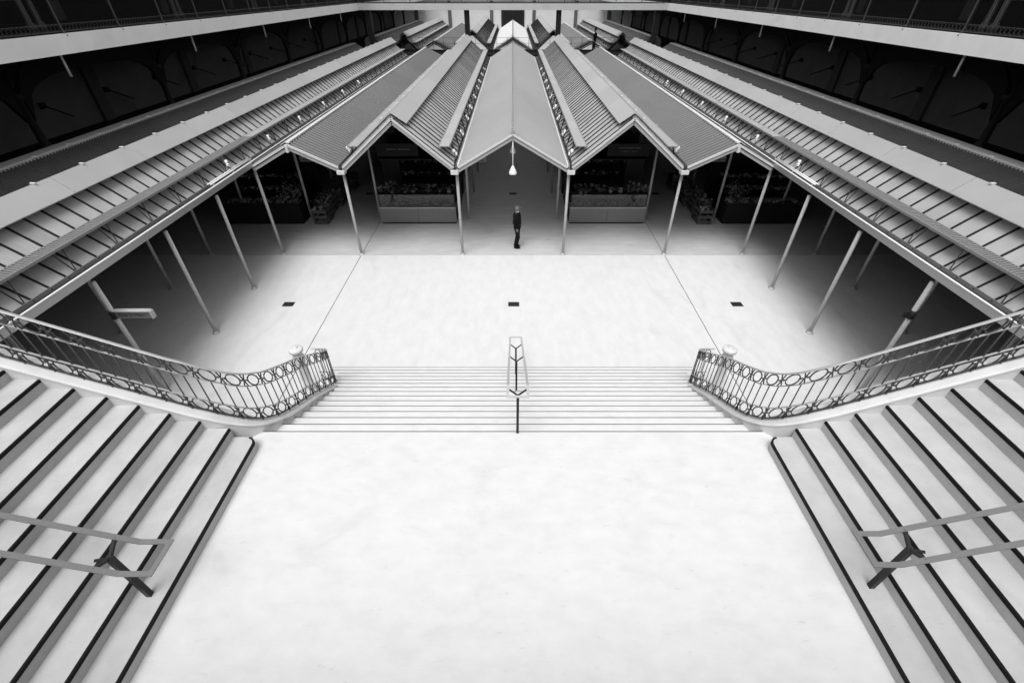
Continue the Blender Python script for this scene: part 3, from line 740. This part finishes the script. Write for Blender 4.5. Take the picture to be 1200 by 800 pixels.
# blade sign fixed to the left courtyard post
t = thing('blade_sign', 'pale aluminium direction sign projecting from the left courtyard post', 'sign', (-V3+.02, 8.31, 2.42))
MB().box(.05, .85, -.035, .035, -.085, .085).build('panel', 'signface', t)
MB().box(.05, .85, -.06, .06, .086, .11).build('top_edge', 'post', t)
MB().box(.851, .89, -.05, .05, -.09, .10).build('end_cap', 'post', t)
MB().lathe([(.075, -.1), (.075, .1)], n=14).build('clamp', 'frame_dark', t)
text_mesh('Praça do Metro', .095, 'black', t, (.12, -.037, -.03), (R(90), 0, 0))
t = thing('blade_sign', 'dark direction sign on the right courtyard post seen nearly edge on', 'sign', (V3-.02, 8.31, 2.42))
MB().box(-.20, -.05, -.03, .03, -.07, .07).build('panel', 'frame_dark', t)
MB().lathe([(.075, -.1), (.075, .1)], n=14).build('clamp', 'frame_dark', t)
for (x, y, z, lab) in ((-1.35, 18.9, 2.66, 'small pale aisle sign under the left eave of central canopy'), (-8.08, 18.5, 2.80, 'slim grey aisle sign under the left low roof'), (8.08, 18.5, 2.80, 'slim grey aisle sign under the right low roof')):
    t = thing('aisle_sign', lab, 'sign', (x, y, z))
    w = .27 if abs(x) < 3 else .34
    MB().box(-w, w, -.03, .03, -.08, .08).build('panel', 'signface', t)
    MB().box(-w, w, -.035, .035, .081, .10).build('top_edge', 'post', t)
    m = MB(); sign_marks(m, -w+.1, w-.1, -.031, -.03, .05, int(x*7)); stuff(m.build('board_lettering', ['black', 'black'], t))
    for e in (-1, 1): MB().tube([(e*w*.8, 0, .1), (e*w*.8, 0, .5)], .008, 6).build('hanger', 'post_dark', t)

# ------------------------------------------------------------------ galleries
def arch_panel(ya, yb, n=20):       # dark spandrel with a shallow arch cut out of its underside
    m = MB(); lo = []
    for i in range(n+1):
        u = i/n; lo.append((ya+(yb-ya)*u, 4.75+1.15*math.sqrt(max(0, 1-(2*u-1)**4))))
    P = []; F = []
    for y, z in lo: P += [(-.06, y, z), (.06, y, z), (-.06, y, GZ0-.009), (.06, y, GZ0-.009)]
    for i in range(n):
        a = i*4; b = a+4; F += [(a, b, b+1, a+1), (a, a+2, b+2, b), (a+1, b+1, b+3, a+3), (a+2, a+3, b+3, b+2)]
    F += [(0, 1, 3, 2), (n*4, n*4+2, n*4+3, n*4+1)]
    return m.add(P, F)
YB0, YB1 = 47.0, 51.0
for s, side in SIDES:
    o = MB().box(s*GX, s*(WX-.01), -1, 84, GZ0, GZ1).build('upper_gallery_floor', 'fascia'); struct(o)
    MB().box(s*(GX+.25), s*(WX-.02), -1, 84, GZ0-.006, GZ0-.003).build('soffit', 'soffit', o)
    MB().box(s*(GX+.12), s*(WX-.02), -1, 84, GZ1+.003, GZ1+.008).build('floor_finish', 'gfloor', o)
    o = MB().box(s*14.0, s*(WX-.01), 4, 84, MZ-.3, MZ).build('mezzanine_floor', 'gfloor'); struct(o)
    o = MB().box(s*WX, s*(WX+.4), -1, 84.4, 0, 11).build('wall_'+side, 'gwall'); struct(o)
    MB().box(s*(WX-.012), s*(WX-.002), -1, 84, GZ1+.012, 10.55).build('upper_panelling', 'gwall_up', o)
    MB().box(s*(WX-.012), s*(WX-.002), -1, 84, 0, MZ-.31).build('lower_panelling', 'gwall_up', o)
    me = MB().box(s*(WX-.16), s*(WX-.014), -.3, .3, MZ, GZ0-.01).mesh('pilaster', 'pilaster')
    meu = MB().box(s*(WX-.16), s*(WX-.014), -.25, .25, GZ1+.01, 10.5).mesh('upper_pilaster', 'pilaster')
    for k in range(12): link('pilaster', me, o, (0, 1.3+k*7, 0)); link('upper_pilaster', meu, o, (0, 1.3+k*7, 0))
    o = MB().box(s*13.1, s*(WX+.5), -1.5, 84.4, 10.6, 10.9).build('gallery_roof', 'gwall_up'); struct(o)
    # railing on the gallery edge
    r = thing('gallery_railing', 'dark iron gallery railing with rings and close bars along the upper %s' % side, 'railing', (s*(GX+.09), 0, GZ1))
    y0, y1 = -.83, 46.9; n = 20; p = (y1-y0)/n
    for (nm, z, w_, h_) in (('bottom_rail', .05, .03, .02), ('ring_rail', .22, .03, .015), ('upper_rail', .80, .03, .015), ('hand_rail', 1.0, .06, .03)):
        MB().box(-w_/2, w_/2, y0, y1, z-h_/2, z+h_/2).build(nm, 'iron', r)
    pst = MB().bar((0, 0, 0), (0, 0, 1.0), .05, .05).bar((-s*.09, 0, -.06), (0, 0, .1), .05, .03).mesh('post', 'iron')
    bars = MB(); rings = MB()
    k = .06
    while k < p-.03:
        bars.bar((0, k, .22), (0, k, .80), .010, .010); k += .062
    k = .12
    while k < p-.08:
        for zc in (.135, .90):
            rings.tube([(0, k+.065*math.cos(2*math.pi*q/12), zc+.07*math.sin(2*math.pi*q/12)) for q in range(12)], .009, 4, closed=True)
        k += .142
    bmh = bars.mesh('bar_panel', 'column'); rmh = rings.mesh('ring_panel', 'iron')
    for k in range(n):
        link('post', pst, r, (0, y0+k*p, 0)); stuff(link('bar_panel', bmh, r, (0, y0+k*p, 0))); stuff(link('ring_panel', rmh, r, (0, y0+k*p, 0)))
    # upper gallery columns: slim paired shafts
    c0 = None
    for k in range(7):
        y = 1.8+7*k
        lab = 'paired slim iron columns behind upper %s railing, %s bay from the camera' % (side, ORD[k])
        if c0 is None:
            c0 = thing('gallery_column', lab, 'column', (s*(GX+.7), y, GZ1), 'paired upper gallery columns')
            for e in (-1, 1): MB().lathe([(.12, .009), (.12, .2), (.075, .28), (.065, 3.0), (.09, 3.1), (.13, 3.3), (.13, 3.49)], (0, e*.17, 0), 12).build('shaft', 'iron', c0)
            MB().box(-.10, .10, -.10, .10, .9, .98).build('tie_plate', 'iron', c0)
        else: c = copy_tree(c0); c.location.y = y; c['label'] = lab
    # lower columns with branching brackets
    c0 = None
    for k in range(12):
        y = 1.8+7*k
        lab = 'dark cast iron column with spreading brackets under %s gallery, %s from the camera' % (side, ORD[k])
        if c0 is None:
            c0 = thing('branching_column', lab, 'column', (s*15.5, y, MZ), 'branching columns under the galleries')
            H = GZ0-MZ-.008
            MB().lathe([(.22, 0), (.22, .5), (.16, .6), (.13, .7), (.11, 1.2), (.10, H-1.3), (.16, H-1.22), (.16, H-1.12), (.12, H-1.05), (.12, H)], n=14).build('shaft', 'column', c0)
            for (dx, dy) in ((0, 1), (0, -1), (1, 0), (-1, 0)):
                pts = [(dx*(.1+1.15*q), dy*(.1+1.15*q), H-1.05+1.0*math.sin(q*math.pi/2)) for q in [i/8 for i in range(9)]]
                b = MB().tube(pts, [.07, .065, .06, .055, .05, .05, .05, .05, .05], 6).build('bracket', 'column', c0)
                ring = [(dx*(.36+.17*math.cos(a)), dy*(.36+.17*math.cos(a)), H-.20+.17*math.sin(a)) for a in [2*math.pi*i/14 for i in range(14)]]
                MB().tube(ring, .022, 5, closed=True).build('scroll', 'column', b)
        else: c = copy_tree(c0); c.location.y = y; c['label'] = lab
    bm0 = thing('arcade_beam', 'deep black girder along the columns beneath the %s gallery' % side, 'beam', (s*15.5, 0, 0))
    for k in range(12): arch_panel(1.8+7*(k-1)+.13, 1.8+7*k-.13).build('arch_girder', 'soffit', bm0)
    # wall arms
    c0 = None
    for k in range(12):
        y = 8.9+3.5*k; lab = 'dark wall arm with round head, %s from the camera, on lower %s gallery wall' % (ORD[k], side)
        if c0 is None:
            c0 = thing('wall_arm', lab, 'wall arm', (s*(WX-.004), y, 4.55), 'dark arms on the gallery walls')
            MB().cbox((-s*.07, 0, 0), (.14, .2, .2)).build('head', 'frame_dark', c0)
            MB().tube([(-s*.1, 0, 0), (-s*1.5, -.5, -.28)], .028, 7).build('rod', 'frame_dark', c0)
        else: c = copy_tree(c0); c.location.y = y; c['label'] = lab
    c0 = None
    for k in range(6):
        y = 8.9+6.9*k; lab = 'short pale pipe hanging below %s gallery edge, %s from the camera' % (side, ORD[k])
        if c0 is None:
            c0 = thing('drip_pipe', lab, 'pipe', (s*(GX+.45), y, GZ0-.006), 'pale pipes below the gallery edges')
            MB().tube([(0, 0, -.60), (0, 0, 0)], .035, 10).build('pipe', 'trim', c0)
            MB().lathe([(.055, -.05), (.055, 0)], n=12).build('flange', 'trim', c0)
        else: c = copy_tree(c0); c.location.y = y; c['label'] = lab

# unseen gallery behind the camera, upper bridge, mid-level footbridge, far end wall
o = MB().box(-(GX-.01), GX-.01, -6, -1.3, GZ0, GZ1-.004).build('rear_shade_slab', 'fascia'); struct(o)  # unseen slab, included for the shade it throws on the landing
o = MB().box(-WX, WX, -6.4, -6.0, 0, 11).build('rear_wall', 'gwall'); struct(o)
o = MB().box(-13.09, 13.09, -6.5, -5.0, 10.6, 10.9).build('rear_gallery_roof', 'gwall_up'); struct(o)
br = thing('upper_bridge', 'pale upper bridge spanning between the two galleries at the back', 'bridge', (0, YB0, 0))
MB().box(-(GX-.01), GX-.01, 0, YB1-YB0, GZ0+.02, GZ1-.01).build('deck', 'bridge_concrete', br)
MB().box(-(GX-.05), GX-.05, .2, YB1-YB0-.2, GZ0+.012, GZ0+.016).build('soffit', 'soffit', br)
MB().box(-(GX-.05), GX-.05, .2, YB1-YB0-.2, GZ1-.006, GZ1).build('deck_finish', 'gfloor', br)
for s, side in SIDES:
    c = thing('bridge_column', 'square dark column carrying the upper bridge, %s of centre' % side, 'column', (s*3.92, YB0+.45, 0), 'dark bridge columns')
    MB().box(-.21, .21, -.21, .21, .3, GZ0+.01).build('shaft', 'column', c); MB().box(-.3, .3, -.3, .3, 0, .3).build('base', 'column', c)
    c = thing('bridge_column', 'dark column where the upper bridge meets the %s gallery' % side, 'column', (s*12.3, YB0+.45, 0), 'dark bridge columns')
    MB().box(-.21, .21, -.21, .21, .3, GZ0+.01).build('shaft', 'column', c); MB().box(-.3, .3, -.3, .3, 0, .3).build('base', 'column', c)
r = thing('bridge_railing', 'low iron railing on the edge of upper bridge', 'railing', (0, YB0+.08, GZ1-.01))
for z in (.05, .22, .8, 1.0): MB().box(-12.9, 12.9, -.02, .02, z-.01, z+.01).build('rail', 'iron', r)
pst = MB().box(-.025, .025, -.025, .025, 0, 1.0).mesh('post', 'iron')
bars = MB()
for k in range(24): bars.bar((.06+k*.09, 0, .05), (.06+k*.09, 0, .8), .012, .012)
bmh = bars.mesh('bar_panel', 'iron')
for k in range(12): link('post', pst, r, (-12.9+k*2.15, 0, 0)); stuff(link('bar_panel', bmh, r, (-12.9+k*2.15, 0, 0)))
fb_ = thing('footbridge', 'dark mid level footbridge crossing between the two halves of the roofs', 'footbridge', (0, 46.6, 0))
MB().box(-13.9, 13.9, .1, 4.2, 3.25, MZ+.05).build('deck', 'gfloor', fb_)
for X in (-10.3, -6, 6, 10.3): MB().box(X-.15, X+.15, 1.9, 2.2, 0, 3.25).build('pier', 'column', fb_)
for (y, nm) in ((4.1, 'far'),):
    r = thing('footbridge_railing', 'thin railing along the %s edge of the mid level footbridge' % nm, 'railing', (0, 46.6+y, MZ+.05), 'footbridge railings')
    for z in (.5, .95): MB().box(-13.5, 13.5, -.009, .009, z-.009, z+.009).build('rail', 'iron', r)
    for k in range(28): MB().box(-13.5+k-.015, -13.5+k+.015, -.015, .015, 0, .95).build('post', 'iron', r)
w = MB().box(-WX, WX, 84, 84.4, 0, 11).build('far_wall', 'farwall'); struct(w)
for X in (-14.5, -9.5, -3.2, 3.2, 9.5, 14.5): MB().box(X-.25, X+.25, 83.85, 83.99, 0, 10.5).build('pilaster', 'gwall', w)
MB().box(-17, 17, 83.6, 83.99, GZ0, GZ1-.05).build('string_course', 'fascia', w)
d = thing('market_door', 'tall dark framed doorway in the pale far wall', 'door', (0, 83.98, 0))
MB().box(-1.75, 1.75, -.12, 0, 3.2, 6.4).build('frame', 'frame_dark', d)
for e in (-1, 1): MB().box(e*.05, e*1.45, -.16, -.121, 3.3, 5.6).build('leaf', 'column', d)
MB().box(-1.45, 1.45, -.15, -.121, 5.7, 6.25).build('transom', 'stallgrey', d)
MB().box(-1.9, 1.9, -1.6, 0, 3.0, 3.2).build('threshold', 'farwall', d)

# ------------------------------------------------------------------ people
def skin_mesh(nodes, edges, sub=2):
    """nodes: list of (pos, rx, ry); edges index pairs; first node is the root"""
    me = bpy.data.meshes.new('skin_tmp'); me.from_pydata([n[0] for n in nodes], edges, [])
    o = bpy.data.objects.new('skin_tmp', me); COL.objects.link(o)
    md = o.modifiers.new('skin', 'SKIN'); md.use_smooth_shade = True
    for i, n in enumerate(nodes):
        v = me.skin_vertices[0].data[i]; v.radius = (n[1], n[2]); v.use_root = (i == 0)
    o.modifiers.new('sub', 'SUBSURF').levels = sub
    dg = bpy.context.evaluated_depsgraph_get()
    r = bpy.data.meshes.new_from_object(o.evaluated_get(dg))
    bpy.data.objects.remove(o); bpy.data.meshes.remove(me); return r
def person(label, loc, rz, pose, bald=True, hat=False):
    t = thing('person', label, 'person', loc, None, rz)
    # figure faces +x in its own frame
    J = pose
    nodes = []; edges = []; idx = {}
    def add(name, p, rx, ry=None, parent=None):
        idx[name] = len(nodes); nodes.append((p, rx, ry or rx))
        if parent: edges.append((idx[parent], idx[name]))
    add('pelvis', (0, 0, .95), .135, .165); add('waist', (0, 0, 1.08), .125, .155, 'pelvis'); add('chest', (-.01, 0, 1.27), .135, .18, 'waist')
    add('upper', (-.015, 0, 1.41), .10, .15, 'chest'); add('neck', (.0, 0, 1.50), .050, .050, 'upper'); add('jaw', (.028, 0, 1.565), .062, .055, 'neck')
    add('head', (.015, 0, 1.645), .098, .080, 'jaw'); add('crown', (.005, 0, 1.715), .066, .06, 'head')
    for e, q in ((-1, 'R'), (1, 'L')):
        add('sh'+q, (-.02, e*.185, 1.40), .068, .068, 'upper')
        el = J['elbow'+q]; wr = J['wrist'+q]
        add('el'+q, el, .052, .052, 'sh'+q); add('wr'+q, wr, .034, .034, 'el'+q)
        hip = (0, e*.09, .88); add('hip'+q, hip, .095, .095, 'pelvis')
        add('kn'+q, J['knee'+q], .066, .066, 'hip'+q); add('an'+q, J['ankle'+q], .046, .046, 'kn'+q)
        a = J['ankle'+q]; add('toe'+q, (a[0]+.13, a[1]+e*.02, a[2]-.05), .04, .045, 'an'+q)
    body = skin_mesh(nodes, edges)
    # hands: palm and five fingers, each its own tapering chain, joined to the body mesh
    bm = bmesh.new(); bm.from_mesh(body)
    for q, e in (('R', -1), ('L', 1)):
        wr = Vector(J['wrist'+q]); el = Vector(J['elbow'+q]); d = (wr-el).normalized()
        side_ = Vector((1, 0, 0)); side_ = (side_-d*side_.dot(d)).normalized(); inn = d.cross(side_)*(e)
        hn = [(tuple(wr), .03, .026), (tuple(wr+d*.05), .04, .02), (tuple(wr+d*.09), .038, .018)]; he = [(0, 1), (1, 2)]
        for f, (o_, L) in enumerate(((-.030, .062), (-.010, .074), (.010, .070), (.030, .055))):
            b = len(hn); p0 = wr+d*.095+side_*o_
            hn += [(tuple(p0), .0095, .0095), (tuple(p0+d*L*.5+inn*.006), .009, .009), (tuple(p0+d*L*.9+inn*.026), .0075, .0075)]
            he += [(2, b), (b, b+1), (b+1, b+2)]
        b = len(hn); p0 = wr+d*.035+side_*.036
        hn += [(tuple(p0), .0115, .0115), (tuple(p0+d*.035+side_*.022), .0105, .0105), (tuple(p0+d*.068+side_*.024+inn*.01), .0085, .0085)]; he += [(1, b), (b, b+1), (b+1, b+2)]
        hm = skin_mesh(hn, he, 1); bm.from_mesh(hm); bpy.data.meshes.remove(hm)
    # nose and ears
    for c, r_ in (((.118, 0, 1.635), (.022, .016, .026)), ((.01, .083, 1.64), (.022, .012, .032)), ((.01, -.083, 1.64), (.022, .012, .032))):
        mm = Matrix.Translation(c) @ Matrix.Diagonal((*r_, 1)); bmesh.ops.create_uvsphere(bm, u_segments=10, v_segments=7, radius=1, matrix=mm)
    bm.to_mesh(body); bm.free(); body.materials.clear(); body.materials.append(M['suit']); body.materials.append(M['skin'])
    wl = [Vector(J['wrist'+q]) for q in 'RL']
    for p in body.polygons:
        c = p.center; p.use_smooth = True
        p.material_index = 1 if c.z > 1.475 or min((c-w_).length for w_ in wl) < .02 or (c.z < .95 and any((c-w_).dot((w_-Vector(J['elbow'+q])).normalized()) > .0 and (c-w_).length < .24 for w_, q in zip(wl, 'RL'))) else 0
    link('body', body, t)
    # clothing and features as children
    MB().lathe([(.062, 1.47), (.070, 1.478), (.068, 1.50), (.060, 1.508)], (.004, 0, 0), 16).build('shirt_collar', 'shirt', t)
    jk = []
    for z, rx, ry, ox in ((.82, .135, .19, 0), (.86, .14, .192, 0), (1.0, .142, .18, 0.01), (1.1, .14, .172, .01), (1.25, .152, .20, -.01), (1.36, .142, .208, -.015), (1.43, .115, .19, -.017), (1.475, .08, .10, -.01)):
        jk.append([(ox+rx*math.cos(2*math.pi*k/20), ry*math.sin(2*math.pi*k/20), z) for k in range(20)])
    m = MB(); P = [p for ring in jk for p in ring]; F = [(i*20+j, i*20+(j+1) % 20, i*20+20+(j+1) % 20, i*20+20+j) for i in range(len(jk)-1) for j in range(20)]
    m.add(P, F, 0, True); jo = m.build('jacket', 'suit', t)
    for q in 'RL':
        MB().tube([Vector(nodes[idx['sh'+q]][0]), Vector(J['elbow'+q]), Vector(J['wrist'+q])-(Vector(J['wrist'+q])-Vector(J['elbow'+q]))*.04], [.078, .062, .045], 10).build('sleeve', 'suit', jo)
        MB().tube([(0, nodes[idx['hip'+q]][0][1], .86), J['knee'+q], (J['ankle'+q][0], J['ankle'+q][1], max(.06, J['ankle'+q][2]-.02))], [.105, .08, .068], 10).build('trouser_leg', 'suit', t)
        a = J['ankle'+q]
        MB().blob((a[0]+.06, a[1], a[2]-.05), (.14, .05, .045), 0, 3, 12, 6, 0).build('shoe', 'suit', t)
    for e in (-1, 1): MB().blob((.098, e*.032, 1.655), (.012, .012, .009), 0, 1, 8, 5, 0).build('eye', 'black', t)
    MB().blob((.098, 0, 1.585), (.014, .026, .007), 0, 1, 8, 5, 0).build('mouth', 'hair', t)
    if hat:
        MB().lathe([(.15, 1.70), (.15, 1.715), (.10, 1.72), (.098, 1.80), (.07, 1.825), (.01, 1.83)], (.01, 0, 0), 18).build('hat', 'suit', t)
    else:
        m = MB(); P = []
        for i in range(5):
            for j in range(13):
                a = math.pi*(.42+1.16*j/12); z = 1.60+.022*i*1.0; rr = 1.04
                P.append((.012+.094*rr*math.cos(a), .084*rr*math.sin(a), z))
        m.add(P, [(i*13+j, i*13+j+1, i*13+14+j, i*13+13+j) for i in range(4) for j in range(12)], 0, True).build('hair', 'hair', t)
    return t
POSE1 = dict(elbowR=(-.06, -.25, 1.13), wristR=(.02, -.25, .90), elbowL=(-.08, .25, 1.13), wristL=(.00, .25, .89),
             kneeR=(.06, -.09, .50), ankleR=(-.04, -.09, .09), kneeL=(.0, .09, .50), ankleL=(-.09, .09, .09))
person('bald man in black suit and white collar standing in the central aisle', (.17, 16.47, 0), R(-14), POSE1)
POSE2 = dict(POSE1, kneeR=(.10, -.09, .5), ankleR=(.12, -.09, .09), ankleL=(-.14, .09, .10))
person('distant figure in dark clothes and hat on the mid level footbridge', (7.35, 48.4, MZ+.05), R(170), POSE2, hat=True)
